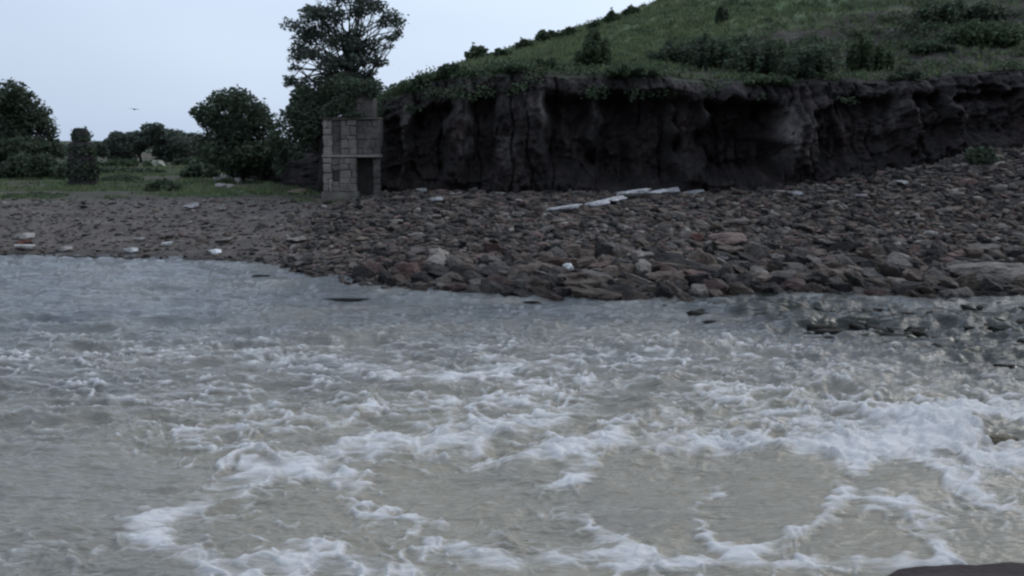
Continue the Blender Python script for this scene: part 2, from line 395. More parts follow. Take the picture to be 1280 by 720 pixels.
# ------------------------------------------------------------------ water
def mat_water():
    m, n, b = mat_base('river_water')
    a = N(n, 'ShaderNodeAttribute', attribute_name='foam'); s = N(n, 'ShaderNodeAttribute', attribute_name='silt')
    pos = N(n, 'ShaderNodeNewGeometry').outputs['Position']
    silt = mixc(n, s.outputs['Fac'], (0.115, 0.12, 0.12), (0.305, 0.27, 0.205))
    bd = N(n, 'ShaderNodeAttribute', attribute_name='bed_and_reflection'); silt = mixc(n, bd.outputs['Fac'], silt, (0.022, 0.024, 0.017))  # dark ripple reflections and shallow bed, both put into the water colour
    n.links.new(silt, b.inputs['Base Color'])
    b.inputs['Roughness'].default_value = 0.09; b.inputs['IOR'].default_value = 1.33
    r1 = noise(n, 1.0, 5, 0.62, pos, (0.4, 2.2, 1), 0.3); r2 = noise(n, 5.0, 4, 0.6, pos, (0.45, 2.2, 1), 0.2)
    ad = N(n, 'ShaderNodeMath', operation='MULTIPLY_ADD'); n.links.new(r2, ad.inputs[0]); ad.inputs[1].default_value = 0.25
    n.links.new(r1, ad.inputs[2]); bump(n, b, ad.outputs[0], 0.7, 0.25)
    f1 = noise(n, 3.0, 7, 0.75, pos, (0.36, 2.0, 1), 0.15); f2 = noise(n, 15.0, 4, 0.65, pos, (0.45, 2.0, 1), 0.1)
    x = N(n, 'ShaderNodeMath', operation='MULTIPLY_ADD'); n.links.new(f1, x.inputs[0]); x.inputs[1].default_value = 1.5; n.links.new(a.outputs['Fac'], x.inputs[2])
    y = N(n, 'ShaderNodeMath', operation='MULTIPLY_ADD'); n.links.new(f2, y.inputs[0]); y.inputs[1].default_value = 0.4; n.links.new(x.outputs[0], y.inputs[2])
    fac = N(n, 'ShaderNodeMapRange'); fac.interpolation_type = 'SMOOTHSTEP'
    fac.inputs['From Min'].default_value = 0.98; fac.inputs['From Max'].default_value = 1.85; fac.inputs['To Max'].default_value = 0.95
    n.links.new(y.outputs[0], fac.inputs['Value'])
    fb = N(n, 'ShaderNodeBsdfPrincipled'); fb.inputs['Base Color'].default_value = (0.82, 0.79, 0.76, 1); fb.inputs['Roughness'].default_value = 0.7
    bp = N(n, 'ShaderNodeBump'); bp.inputs['Strength'].default_value = 0.8; bp.inputs['Distance'].default_value = 0.08
    n.links.new(y.outputs[0], bp.inputs['Height']); n.links.new(bp.outputs['Normal'], fb.inputs['Normal'])
    ms = N(n, 'ShaderNodeMixShader'); n.links.new(fac.outputs[0], ms.inputs[0]); n.links.new(b.outputs[0], ms.inputs[1]); n.links.new(fb.outputs[0], ms.inputs[2])
    n.links.new(ms.outputs[0], n.nodes['Material Output'].inputs['Surface']); return m
def seg_dist(u, v, pts, ay=1.9):
    d = np.full(u.shape, 1e9)
    for (a, b), (c, e) in zip(pts[:-1], pts[1:]):
        vx, vy = c - a, (e - b) * ay
        t = np.clip(((u - a) * vx + (v - b) * ay * vy) / (vx * vx + vy * vy + 1e-9), 0, 1)
        d = np.minimum(d, np.hypot(u - a - t * vx, (v - b) * ay - t * vy))
    return d
FOAM_LINES = [
    ([(660, 566), (700, 560), (760, 556), (840, 551), (940, 556), (1040, 566), (1100, 572), (1160, 587), (1210, 607), (1250, 640), (1300, 662)], 16, .9),
    ([(1068, 572), (1078, 600), (1060, 625), (1035, 645), (1000, 663), (950, 680), (925, 690)], 17, 1.15),
    ([(890, 612), (872, 640), (885, 668), (925, 690)], 13, .9),
    ([(540, 690), (640, 704), (760, 700), (900, 702), (940, 708), (1040, 712), (1170, 706)], 20, .85),
    ([(1100, 628), (1130, 636), (1152, 650), (1157, 672), (1172, 690), (1200, 702)], 18, 1.0),
    ([(715, 572), (738, 596), (715, 608), (680, 618)], 20, 1.0),
    ([(190, 668), (225, 640), (290, 612), (330, 590), (400, 575), (470, 558), (560, 548), (680, 530)], 24, .75),
    ([(195, 655), (225, 690), (270, 725)], 30, .75),
    ([(325, 585), (410, 596), (455, 612), (462, 650)], 22, .8),
    ([(320, 716), (400, 708), (500, 716)], 30, .7),
    ([(470, 640), (560, 660), (640, 640), (700, 650), (780, 690)], 14, .5), ([(720, 600), (712, 640), (730, 672), (800, 690)], 13, .55), ([(560, 590), (650, 575), (720, 572)], 14, .5),
    ([(560, 478), (620, 470), (680, 492), (740, 512), (800, 535)], 12, .35),
    ([(820, 495), (900, 500), (980, 520), (1060, 548)], 14, .45),
    ([(880, 480), (1000, 500), (1100, 520), (1180, 540)], 14, .4),
    ([(420, 520), (520, 500), (640, 505)], 12, .35), ([(100, 560), (260, 540), (380, 525)], 12, .28),
    ([(300, 440), (420, 452), (520, 470)], 9, .4), ([(470, 470), (560, 476), (640, 462), (760, 440)], 10, .35),
    ([(0, 690), (120, 690), (200, 672)], 16, .35),
]
FOAM_BLOBS = [(1180, 548, 95, 26, .85), (1255, 520, 70, 20, .75), (1115, 562, 70, 14, .6), (1240, 588, 60, 13, .45), (1075, 535, 90, 12, .3), (1280, 575, 40, 14, .5),
              (390, 690, 60, 25, .2), (600, 460, 260, 22, .16), (470, 530, 140, 26, .12), (860, 520, 160, 18, .15),
              (970, 622, 85, 42, -.55), (800, 632, 95, 40, -.42), (1125, 600, 62, 20, -.4), (1248, 545, 24, 11, -1.6), (90, 600, 150, 60, -.25), (560, 620, 90, 34, -.35), (380, 640, 50, 22, -.25),
              (640, 640, 60, 30, -.2), (1050, 690, 90, 12, -.2), (800, 505, 60, 14, -.3), (450, 470, 30, 8, -.2)]
def make_water():
    q = np.linspace(0, 1, 640)
    tan0, tan1 = CH / 9.0, CH / 62.0
    ys = CH / (tan0 + (tan1 - tan0) * q); ys = np.concatenate([ys, [66, 72, 80]])
    a = np.concatenate([np.linspace(-3.2, -1.1, 20)[:-1], np.linspace(-1.1, -0.56, 130)[:-1], np.linspace(-0.56, 0.56, 640), np.linspace(0.56, 1.1, 130)[1:], np.linspace(1.1, 3.2, 20)[1:]])
    Y, A = np.meshgrid(ys, a, indexing='ij'); X = A * Y
    u, v = UV(X, Y, 0.0)
    # foam amount
    wx, wy = fbm(X * 0.7, Y * 0.55, 3), fbm(X * 0.7 + 50, Y * 0.55, 3)
    sc = np.clip((v - 175) / 400, 0.2, 1.6)
    uu = u + 30 * wx * sc + 14 * pn(X * 3.5, Y * 5) * sc; vv = v + 11 * wy * sc + 3 * pn(X * 2.5 + 9, Y * 4) * sc
    f = np.zeros_like(X)
    for pts, wd, k in FOAM_LINES:
        dd = seg_dist(uu, vv, pts); f = f + k * np.exp(-(dd / wd) ** 2) * (0.75 + 0.5 * pn(X * 2.1, Y * 1.3 + k * 9))
    for cu, cv, ru, rv, k in FOAM_BLOBS:
        f = f + k * np.exp(-(((uu - cu) / ru) ** 2 + ((vv - cv) / rv) ** 2) ** 1.3)
    band = ss(385, 450, v + 25 * wy)
    far = 1 - ss(14, 30, Y)
    mid = ss(380, 425, v) * (1 - ss(540, 620, v + 20 * wx))
    calm = np.zeros_like(X)
    for cu, cv, ru, rv, k in ((970, 622, 92, 48, 1), (800, 636, 84, 38, .8), (1130, 604, 66, 22, .9), (570, 622, 80, 24, .5), (90, 600, 150, 60, .6), (1080, 680, 60, 22, .7), (1210, 680, 60, 24, .5), (380, 640, 50, 22, .4)):
        calm = np.maximum(calm, k * np.exp(-(((uu - cu) / ru) ** 2 + ((vv - cv) / rv) ** 2) ** 2))
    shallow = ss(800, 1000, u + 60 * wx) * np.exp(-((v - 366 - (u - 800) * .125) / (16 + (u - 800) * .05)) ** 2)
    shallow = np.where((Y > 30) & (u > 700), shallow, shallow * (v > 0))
    rough = (0.75 + 0.5 * mid + 0.9 * np.exp(-(((u - 1170) / 230) ** 2 + ((v - 545) / 55) ** 2)) + 0.1 * shallow) * (1 - 0.6 * calm)
    rough = rough * lerp(1.0, 0.8, (1 - ss(330, 420, v)) * (1 - ss(600, 900, u)))
    big = fbm(X * 0.5 + 0.4 * wx, Y * 0.85, 3, 0.5)
    el = lerp(1.0, 0.42, ss(13, 24, Y))
    r1 = ridge(X * 0.62 * el + 0.9 * wx, Y * 1.5 + 1.5 * wy, 3); r2 = ridge(X * 1.5 * el + 1.2 * wy + 7, Y * 3.0 + 1.5 * wx, 2)
    Z = rough * (0.16 * big + 0.085 * (r1 - 0.4) + 0.04 * (r2 - 0.4) + 0.02 * fbm(X * 3.0 * el, Y * 7.0, 2))
    Z = Z + (0.24 + 0.30 * shallow) * ss(18, 28, Y) * fbm(X * 0.16 + wx * .5, Y * 0.75 + .6 * wy, 4)
    lace = ridge(X * 0.62 + 1.0 * wx, Y * 0.52 + 1.2 * wy, 3); lace2 = ridge(X * 1.5 * el + 1.6 * wy + 7, Y * 1.6 + 1.2 * wx, 3)
    dens = 0.6 + 0.8 * np.clip(fbm(X * .28 + 3, Y * .22, 3) + .25, 0, 1)
    f = f + (1 - .75 * calm) * dens * ((0.04 + 0.62 * band) * ss(0.62, 0.97, lace) + (0.02 + 0.46 * band) * ss(0.60, 0.95, lace2))
    f = f + (1 - calm) * (0.16 + 0.40 * mid) * ss(0.58, 0.95, r1) * (0.3 + 0.7 * band) * dens + 0.30 * mid * ss(0.6, 0.95, r2)
    f = f - 0.12 - 0.10 * calm - 0.6 * shallow
    Z = Z + 0.07 * far * fbm(X * 0.45, Y * 0.45 + 7, 2)
    Z = Z + 0.26 * np.exp(-(((u - 1190) / 110) ** 2 + ((v - 540) / 24) ** 2)) * (1 + 0.9 * fbm(X * 1.8, Y * 1.8, 3))
    Z = Z - 0.16 * np.exp(-(((u - 1248) / 30) ** 2 + ((v - 548) / 14) ** 2))
    Z = Z + 0.07 * calm
    Z = Z + 0.07 * np.clip(f, 0, 1.0)
    Z = np.where((Y > 60) | (np.abs(X) > Y * 1.1), Z * 0.6, Z)
    silt = np.clip(0.10 + 0.35 * ss(380, 440, v) + 0.55 * ss(440, 560, v) + 0.5 * fbm(X * 0.35, Y * 0.3, 3), 0, 1)
    silt = silt * (1 - 0.35 * ss(500, 0, u))
    me = np_mesh('river_water', np.stack([X, Y, Z], -1).reshape(-1, 3), grid_faces(*X.shape), mat_water(), True, {'foam': f.ravel(), 'silt': silt.ravel(), 'bed_and_reflection': np.clip(shallow * (1.5 + 2.2 * fbm(X * .7, Y * 1.3, 3)), 0, 1).ravel()})
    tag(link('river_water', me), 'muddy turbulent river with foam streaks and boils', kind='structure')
make_water()

# ------------------------------------------------------------------ rocks
def rock_shape(sub, seed, flat=0.6, lon=1.3):
    bm = bmesh.new(); bmesh.ops.create_icosphere(bm, subdivisions=sub, radius=1.0)
    V = np.array([v.co[:] for v in bm.verts]); Fc = np.array([[v.index for v in f.verts] for f in bm.faces]); bm.free()
    r = np.random.default_rng(seed)
    P = r.normal(size=(11, 3)) * np.array([1, 1, .8]); P /= np.linalg.norm(P, axis=1)[:, None]
    P = np.vstack([P, [[0.1 * r.normal(), 0.1 * r.normal(), 1]]]); D = r.uniform(0.52, 0.95, 12); D[-1] = 0.66
    dn = V / np.linalg.norm(V, axis=1)[:, None]
    k = dn @ P.T; rad = np.where(k > 0.05, D[None] / np.maximum(k, 0.05), 9).min(1); rad = np.minimum(rad, 1.25)
    rad = rad * (1 + 0.10 * pn(dn[:, 0] * 1.7 + seed, dn[:, 1] * 1.7 + dn[:, 2] * 2.1) + 0.07 * pn(dn[:, 0] * 4.5 + seed, dn[:, 2] * 4.5 + dn[:, 1] * 3) + 0.05 * pn(dn[:, 0] * 10 + seed, dn[:, 1] * 10 - dn[:, 2] * 7))
    V = dn * rad[:, None] * np.array([lon, 1.0, flat]); return V, Fc
HERO = []
for k in range(14):
    fl = [0.78, 0.62, 0.85, 0.42][k % 4]; V, Fc = rock_shape(4, 100 + k, fl, [1.1, 1.4, 1.0, 1.45][k % 4])
    me = np_mesh('boulder', V, Fc, M_rock, False); 
    HERO.append((me, ['angular', 'long', 'blocky', 'flat'][k % 4]))
PAL = {'grey': (0.106, 0.091, 0.080), 'dark': (0.034, 0.029, 0.027), 'brown': (0.128, 0.098, 0.077), 'reddish': (0.135, 0.088, 0.074), 'pale': (0.24, 0.21, 0.18)}
PALN = {'grey': 'grey', 'dark': 'dark', 'brown': 'brown', 'reddish': 'reddish brown', 'pale': 'pale grey'}
def rock_obj(name, me, loc, size, rot, col):
    o = bpy.data.objects.new(name, me); COL.objects.link(o); o.location = loc
    o.scale = size if hasattr(size, '__len__') else (size,) * 3; o.rotation_euler = rot; o.color = (*col, 1); return o
taken = []; keep = []
def special(u, v, wpx, kind, col, label, flat=None, rz=0.0, name='boulder', cat='boulder', group=None, hpx=None, tilt=0.0, lift=0.3, water=False, group_name=None):
    p = PZ(u, v, 0.02) if water else bank_hit(u, v)
    sz = wpx / F * p[1] / 2; sel = [m for m, s in HERO if s == kind][int(u) % 3]
    fl = {'angular': .78, 'long': .62, 'blocky': .85, 'flat': .42}[kind]; ln = {'angular': 1.1, 'long': 1.4, 'blocky': 1.0, 'flat': 1.45}[kind]
    sx = sz / ln; szz = (hpx / F * p[1] / 2 / fl * 1.15) if hpx else sx
    o = rock_obj(name, sel, (p[0], p[1], p[2] + lift * szz * fl), (sx, min(sx, szz * 1.6) if hpx else sx, szz), (0, tilt, rz), col)
    tag(o, label, cat, group_name); taken.append((p[0], p[1], max(sz, 0.25))); keep.append((p[0], p[1] - .25, max(sz * .8, .3))); return o
# the ones the photograph singles out
special(710, 346, 17, 'angular', (0.92, 0.92, 0.90), 'small bright white stone among the brown boulders just above the waterline', hpx=9, lift=2.6)
special(509, 347, 52, 'angular', (0.13, 0.082, 0.070), 'big rust brown rounded boulder on the waterline right of the bend', hpx=34)
special(908, 304, 46, 'flat', (0.24, 0.17, 0.145), 'flat pinkish boulder in the middle of the bank', hpx=14, lift=.9)
special(872, 300, 26, 'angular', (0.15, 0.075, 0.065), 'small red boulder just left of the flat pinkish boulder', hpx=15)
special(925, 283, 30, 'flat', (0.20, 0.16, 0.14), 'thin tan rock slab above the flat pinkish boulder', hpx=10, lift=.8)
special(1235, 346, 104, 'flat', (0.19, 0.165, 0.14), 'long pale flat rock slab at the right edge above the water', hpx=26, lift=.5)
special(1225, 318, 44, 'long', (0.13, 0.115, 0.10), 'tan boulder resting above the long pale slab', hpx=22)
for (u, v, wd, h, lb) in ((709, 266, 44, 7, 'leftmost pale slab of the whitish line of stones under the cliff'),
                          (746, 259, 30, 6, 'small pale stone second from left in the whitish line'),
                          (768, 255, 36, 7, 'pale slab third from left in the whitish line'),
                          (796, 249, 42, 9, 'largest and brightest slab in the middle of the whitish line'),
                          (822, 245, 30, 6, 'dull grey stone right of the brightest slab in the whitish line'),
                          (842, 242, 30, 6, 'bright pale stone near the right end of the whitish line'),
                          (866, 243, 26, 4, 'thin grey slab ending the whitish line on the right')):
    special(u, v, wd, 'flat', (0.50, 0.48, 0.47) if h > 5 else (0.3, 0.29, 0.28), lb, hpx=h, tilt=R(-7), lift=1.5, name='rock_slab', cat='rock slab', group_name='line of pale slabs under the cliff')
for (u, v, wd, h, c, lb) in ((32, 299, 24, 8, (.42, .38, .34), 'pale stone on the far left bank above a red-brown stone'),
                             (30, 306, 20, 6, (.14, .06, .045), 'red-brown stone squeezed between two pale stones at far left'),
                             (34, 313, 26, 7, (.5, .46, .42), 'pale pinkish stone at the far left waterline'),
                             (80, 314, 22, 6, (.3, .27, .24), 'thin tilted grey stone near the far left waterline'),
                             (164, 315, 18, 6, (.6, .58, .55), 'narrow whitish stone tilted at the waterline below the field'),
                             (175, 302, 16, 5, (.4, .37, .33), 'small tan stone above the narrow whitish stone'),
                             (211, 308, 15, 6, (.8, .78, .75), 'small white stone on the gravel bank'),
                             (269, 317, 16, 6, (.8, .78, .75), 'small white stone close to the waterline left of the bend'),
                             (240, 262, 20, 8, (.45, .42, .42), 'light grey stone at the edge of the green field'),
                             (276, 264, 14, 6, (.3, .27, .24), 'tan stone right of the light grey stone at the field edge'),
                             (372, 243, 26, 7, (.30, .23, .17), 'tan stone on the grass left of the tower foot'),
                             (283, 303, 24, 5, (.24, .21, .18), 'flat tan stone halfway down the gravel bank'),
                             (372, 303, 26, 7, (.26, .23, .2), 'light brown stone on the gravel below the tower'),
                             (528, 241, 14, 6, (.45, .43, .4), 'small pale stone right of the tower foot'),
                             (545, 252, 16, 6, (.42, .41, .4), 'small pale stone on the bank to the right of the tower'),
                             (800, 208, 12, 5, (.4, .38, .37), 'tiny pale stone on the dark foot of the cliff'),
                             (995, 244, 18, 5, (.36, .34, .35), 'pale stone at the cliff foot right of the whitish line'),
                             (1128, 232, 20, 7, (.4, .37, .35), 'pale stone high on the right-hand rubble slope'),
                             (1143, 184, 15, 6, (.4, .38, .36), 'highest pale stone on the rubble slope at right'),
                             (1078, 248, 15, 5, (.33, .3, .3), 'small pale stone low on the rubble slope'),
                             (1165, 297, 18, 8, (.36, .34, .31), 'light stone above the long pale slab at right'),
                             (905, 325, 15, 6, (.3, .27, .25), 'small tan stone below the flat pinkish boulder')):
    special(u, v, wd, 'flat', c, lb, hpx=h, lift=1.0, name='stone', cat='stone', tilt=R(random.uniform(-8, 8)))
k = 0
for (u, v, wd, h) in ((272, 228, 12, 6), (281, 225, 14, 7), (293, 224, 12, 6), (298, 230, 12, 7), (275, 235, 14, 5), (287, 236, 10, 5)):
    pos = ['upper left', 'upper middle', 'upper right', 'right', 'lower left', 'lower middle'][k]; k += 1
    special(u, v, wd, 'blocky', (.42, .38, .36), pos + ' stone of the pale cluster in the field before the dark round tree', hpx=h, name='stone', cat='stone', lift=1.2, group_name='pale stones clustered in the field')
special(197, 209, 22, 'angular', (.34, .34, .27), 'pale greenish rock standing in the field right of the dark pillar', hpx=10, name='rock', cat='rock', lift=.8)
# dark stones breaking the surface
for (u, v, wd, h, lb) in ((328, 345, 22, 5, 'small dark stone barely breaking the water off the bend'), (436, 374, 60, 4, 'long dark low rock awash in front of the rust brown boulder'),
                          (572, 368, 26, 6, 'dark stone at the waterline right of the rust brown boulder'), (665, 378, 30, 5, 'dark stone awash below the white stone'),
                          (1010, 384, 20, 9, 'wet dark rock in the riffle, nearest to the bank'), (1100, 402, 20, 8, 'green-black rock in the middle of the riffle'),
                          (1190, 428, 30, 10, 'black rock low in the right riffle'), (1245, 410, 24, 10, 'wet dark rock in the riffle below the pale slab')):
    special(u, v, wd, 'angular', (.028, .03, .026), lb, hpx=h, lift=0.0, water=True, name='wet_rock', cat='rock', group_name='dark rocks awash in the river')

special(1252, 556, 54, 'angular', (.15, .125, .085), 'brown rock with water breaking over it at the right picture edge', hpx=24, lift=.25, water=True)
# field of boulders: the 300 that show largest as things, the rest as rubble
cand = []
for _ in range(150000):
    x = random.uniform(-19, 48); y = random.uniform(33, 63)
    d = y - float(np.interp(x, _shx, _shy))
    if d < -0.5 or y > float(np.interp(x, _cx, _cy)) + 0.3 or abs(x / y) > 0.85: continue
    dens = min(1, max(0.02, (x + 12.5) / 9)); 
    if random.random() > dens: continue
    t = random.random(); s = (0.17 + 0.31 * t ** 3.6) * (0.86 - 0.12 * min(1, max(0, d / 22))) * (0.72 + 0.28 * min(1, max(0, (x + 12) / 10)))
    cand.append((x, y, s))
cand.sort(key=lambda c: -c[2] / c[1])
def far_ok(x, y, s, lst, k):
    for a, b, r in lst:
        if (a - x) ** 2 + (b - y) ** 2 < (k * (s + r)) ** 2: return False
    return True
heroes, used_i = [], set()
for i, (x, y, s) in enumerate(cand):
    if len(heroes) >= 252: break
    if abs(x / y) < .472 and far_ok(x, y, s, taken, 0.8) and far_ok(x, y, s, [h[:3] for h in heroes], 0.60 if len(heroes) < 200 else 0.55):
        heroes.append((x, y, s)); used_i.add(i)
def zone(u, d):
    col = ('below the stone tower' if u < 470 else 'right of the stone tower' if u < 560 else 'left of the white stone' if u < 680 else 'near the white stone' if u < 760
           else 'right of the white stone' if u < 850 else 'around the pinkish boulder' if u < 960 else 'right of the pinkish boulder' if u < 1060
           else 'left of the long slab' if u < 1180 else 'near the long slab')
    row = 'waterline' if d < 1.6 else 'lower bank' if d < 5.5 else 'mid bank' if d < 11 else 'upper bank'
    return row, col
recs = []
names = list(PAL); wts = [0.30, 0.24, 0.31, 0.08, 0.07]
for (x, y, s) in heroes:
    k = random.randrange(len(HERO)); me, shp = HERO[k]
    pc = random.choices(names, wts)[0]
    dw = y - float(np.interp(x, _shx, _shy)); j = random.uniform(0.82, 1.2) * (0.62 if dw < .8 else 0.8 if dw < 1.5 else 1); c = tuple(v * j for v in PAL[pc])
    z = float(G(x, y)) + s * random.uniform(0.1, 0.42)
    o = rock_obj('boulder', me, (x, y, z), (s * random.uniform(.9, 1.15), s * random.uniform(.8, 1.1), s * random.uniform(.95, 1.4)),
                 (random.uniform(-.4, .4), random.uniform(-.15, .6), random.uniform(-.9, .9)), c)
    u, v = UV(x, y, z); d = y - float(np.interp(x, _shx, _shy)); row, colw = zone(float(u), d)
    recs.append((f'{PALN[pc]} {shp} boulder, {row}, {colw}', float(u), o, row))
cls = {}
for r in recs: cls.setdefault(r[0], []).append(r)
ORD = ['first', 'second', 'third', 'fourth', 'fifth', 'sixth', 'seventh', 'eighth', 'ninth', 'tenth']
for lb, rs in cls.items():
    rs.sort(key=lambda r: r[1]); n = len(rs)
    for i, r in enumerate(rs):
        suf = '' if n == 1 else (', the left one', ', the right one')[i] if n == 2 else f', {ORD[min(i, 9)]} from left'
        tag(r[2], lb + suf, 'boulder', 'boulders heaped on the far bank')

def joined(name, shapes, items, mat, smooth=True):
    """items: (shape index, loc, scale3, rot, colour) -> one mesh"""
    VV, FF, CC, n = [], [], [], 0
    for si, loc, sc3, rz, tl, col in items:
        V, Fc = shapes[si]
        cz, sz = math.cos(rz), math.sin(rz); ct, st = math.cos(tl), math.sin(tl)
        W = V * np.array(sc3)
        W = np.stack([W[:, 0] * ct + W[:, 2] * st, W[:, 1], -W[:, 0] * st + W[:, 2] * ct], 1)
        W = np.stack([W[:, 0] * cz - W[:, 1] * sz, W[:, 0] * sz + W[:, 1] * cz, W[:, 2]], 1) + np.array(loc)
        VV.append(W); FF.append(Fc + n); n += len(W); CC.append(np.tile(np.array(col), (len(W), 1)))
    me = np_mesh(name, np.vstack(VV), np.vstack(FF), mat, smooth, {'tint': np.vstack(CC)}); return link(name, me)
SH3 = [rock_shape(3, 300 + k, [0.75, 0.6, 0.85, 0.5][k % 4], [1.1, 1.3, 1.0, 1.4][k % 4]) for k in range(10)]
SH2 = [rock_shape(2, 400 + k, 0.72, 1.15) for k in range(10)]
ri = []  # long dark stones added to stand in for the riffle's dark ripples
for _ in range(260):
    u = random.uniform(820, 1330); v = random.gauss(372 + (u - 820) * .11, 7 + (u - 820) * .035); p = PZ(u, v, 0); q = random.uniform(.06, .2)
    if v > 366 and p[1] < shore(p[0]): ri.append((random.randrange(10), (p[0], p[1], random.uniform(-.10, -.01)), (q * 2.1, q, q * .9), random.uniform(-1, 1), random.uniform(-.3, .3), (.042, .038, .03)))
o = joined('ripple_stand_in_stones', SH2, ri, M_rubble); tag(o, 'small wet dark stones standing in for dark ripples in the riffle at right', kind='stuff')
SH1 = [rock_shape(1, 500 + k, 0.6, 1.25) for k in range(8)]
items3 = []; items2 = []
KP = np.array(keep)
def free(x, y, s): return not np.any(np.hypot(KP[:, 0] - x, (KP[:, 1] - y)) < KP[:, 2] + .45 * s)
rest = [c for i, c in enumerate(cand) if i not in used_i and free(*c)]; random.shuffle(rest)
for (x, y, s) in rest[:16500]:
    s *= 0.78; pc = random.choices(names, wts)[0]; dw = y - float(np.interp(x, _shx, _shy)); j = random.uniform(.7, 1.15) * (0.5 if dw < .7 else 0.75 if dw < 1.5 else 1)
    z = float(G(x, y)) + s * random.uniform(0.0, 0.2)
    it = (random.randrange(10), (x, y, z), (s * random.uniform(.8, 1.2), s * random.uniform(.8, 1.1), s * random.uniform(.95, 1.4)),
          random.uniform(-1.0, 1.0), random.uniform(-.15, .6), tuple(v * j for v in PAL[pc]))
    items3.append(it) if s > 0.215 and abs(x / y) < .5 else items2.append(it)
# small stones everywhere on the bank, waterline included, and on the slope under the cliff
xs = RNG.uniform(-40, 48, 43000); ys_ = RNG.uniform(33, 63, 43000)
dd = ys_ - np.interp(xs, _shx, _shy); ok = (dd > -0.4) & (np.abs(xs / ys_) < 0.85) & (ys_ < np.interp(xs, _cx, _cy) + .2)
ok &= ~((xs < -10) & (dd > 13 + RNG.normal(0, 1.5, 43000)))
xs, ys_, dd = xs[ok], ys_[ok], dd[ok]; zs = G(xs, ys_)
items1 = []
for i in range(len(xs)):
    s = (0.07 + 0.15 * random.random() ** 2.5) * (0.62 if xs[i] < -9 else 1); pc = random.choices(names, [0.36, 0.2, 0.27, 0.08, 0.06])[0]; j = random.uniform(.7, 1.3)
    if i % 9 == 0: s *= 1.8
    if dd[i] < .6: j *= .5
    c = tuple(v * (1 + (j - 1) * (.5 if xs[i] < -9 else 1)) * (1.12 if xs[i] < -9 else 1.0) for v in PAL[pc])
    if xs[i] < -10 and random.random() < .45: continue
    items1.append((random.randrange(8), (xs[i], ys_[i], zs[i] + s * .2), (s * random.uniform(.9, 1.5), s, s * random.uniform(.6, 1)), random.uniform(-3, 3), random.uniform(-.3, .3), c))
o = joined('boulder_rubble', SH3, items3, M_rubble, False); tag(o, 'smaller boulders packed between the big ones on the far bank', kind='stuff')
o = joined('rubble', SH2, items2, M_rubble, False); tag(o, 'broken rubble filling the gaps of the boulder bank', kind='stuff')
o = joined('gravel', SH1, items1, M_rubble, False); tag(o, 'loose stones and gravel covering the far bank', kind='stuff')

# ------------------------------------------------------------------ foliage
def leaves(clumps, n, size, seed=0, shell=0.55, droop=0.0):
    """leaf quads spread through ellipsoid clumps ((cx,cy,cz),(rx,ry,rz)); returns verts, faces, leafvar"""
    r = np.random.default_rng(seed)
    vol = np.array([c[1][0] * c[1][1] * c[1][2] for c in clumps]) ** 0.75; pick = r.choice(len(clumps), n, p=vol / vol.sum())
    C = np.array([c[0] for c in clumps])[pick]; E = np.array([c[1] for c in clumps])[pick]
    D = r.normal(size=(n, 3)); D /= np.linalg.norm(D, axis=1)[:, None]
    rad = np.where(r.random(n) < shell, r.uniform(0.75, 1.05, n), r.uniform(0, 1, n) ** (1 / 2.2))
    rad = rad * (1 + 0.22 * r.normal(size=n) * (r.random(n) < 0.35))
    P = C + D * E * rad[:, None]
    a = r.normal(size=(n, 3)); a[:, 2] = a[:, 2] * 0.5 - droop; a /= np.linalg.norm(a, axis=1)[:, None]
    b = np.cross(a, r.normal(size=(n, 3))); b /= np.linalg.norm(b, axis=1)[:, None]
    s = size * r.uniform(0.6, 1.4, n)[:, None]
    V = np.stack([P - a * s, P + b * s * 0.5, P + a * s, P - b * s * 0.5], 1).reshape(-1, 3)
    Fc = np.arange(n * 4).reshape(-1, 4)
    var = np.repeat(np.clip(r.uniform(0, 1, n) * 0.7 + 0.3 * (r.random(len(clumps))[pick]), 0, 1), 4)
    return V, Fc, var
def crown_clumps(c, rad, n, seed, small=(0.28, 0.45), shape=1.0):
    r = np.random.default_rng(seed); out = []
    for i in range(n):
        d = r.normal(size=3); d /= np.linalg.norm(d); k = r.uniform(0.35, 0.85)
        p = np.array(c) + d * np.array(rad) * k; q = r.uniform(*small) * min(rad)
        out.append((tuple(p), (q * r.uniform(.9, 1.5), q * r.uniform(.9, 1.4), q * r.uniform(.6, 1))))
    return out
def split(cl, k, f, seed):
    r = np.random.default_rng(seed); out = []
    for c, e in cl:
        for _ in range(k):
            d = r.normal(size=3); d /= np.linalg.norm(d)
            out.append((tuple(np.array(c) + d * np.array(e) * r.uniform(.4, 1.1)), tuple(np.array(e) * f * r.uniform(.6, 1.35))))
    return out
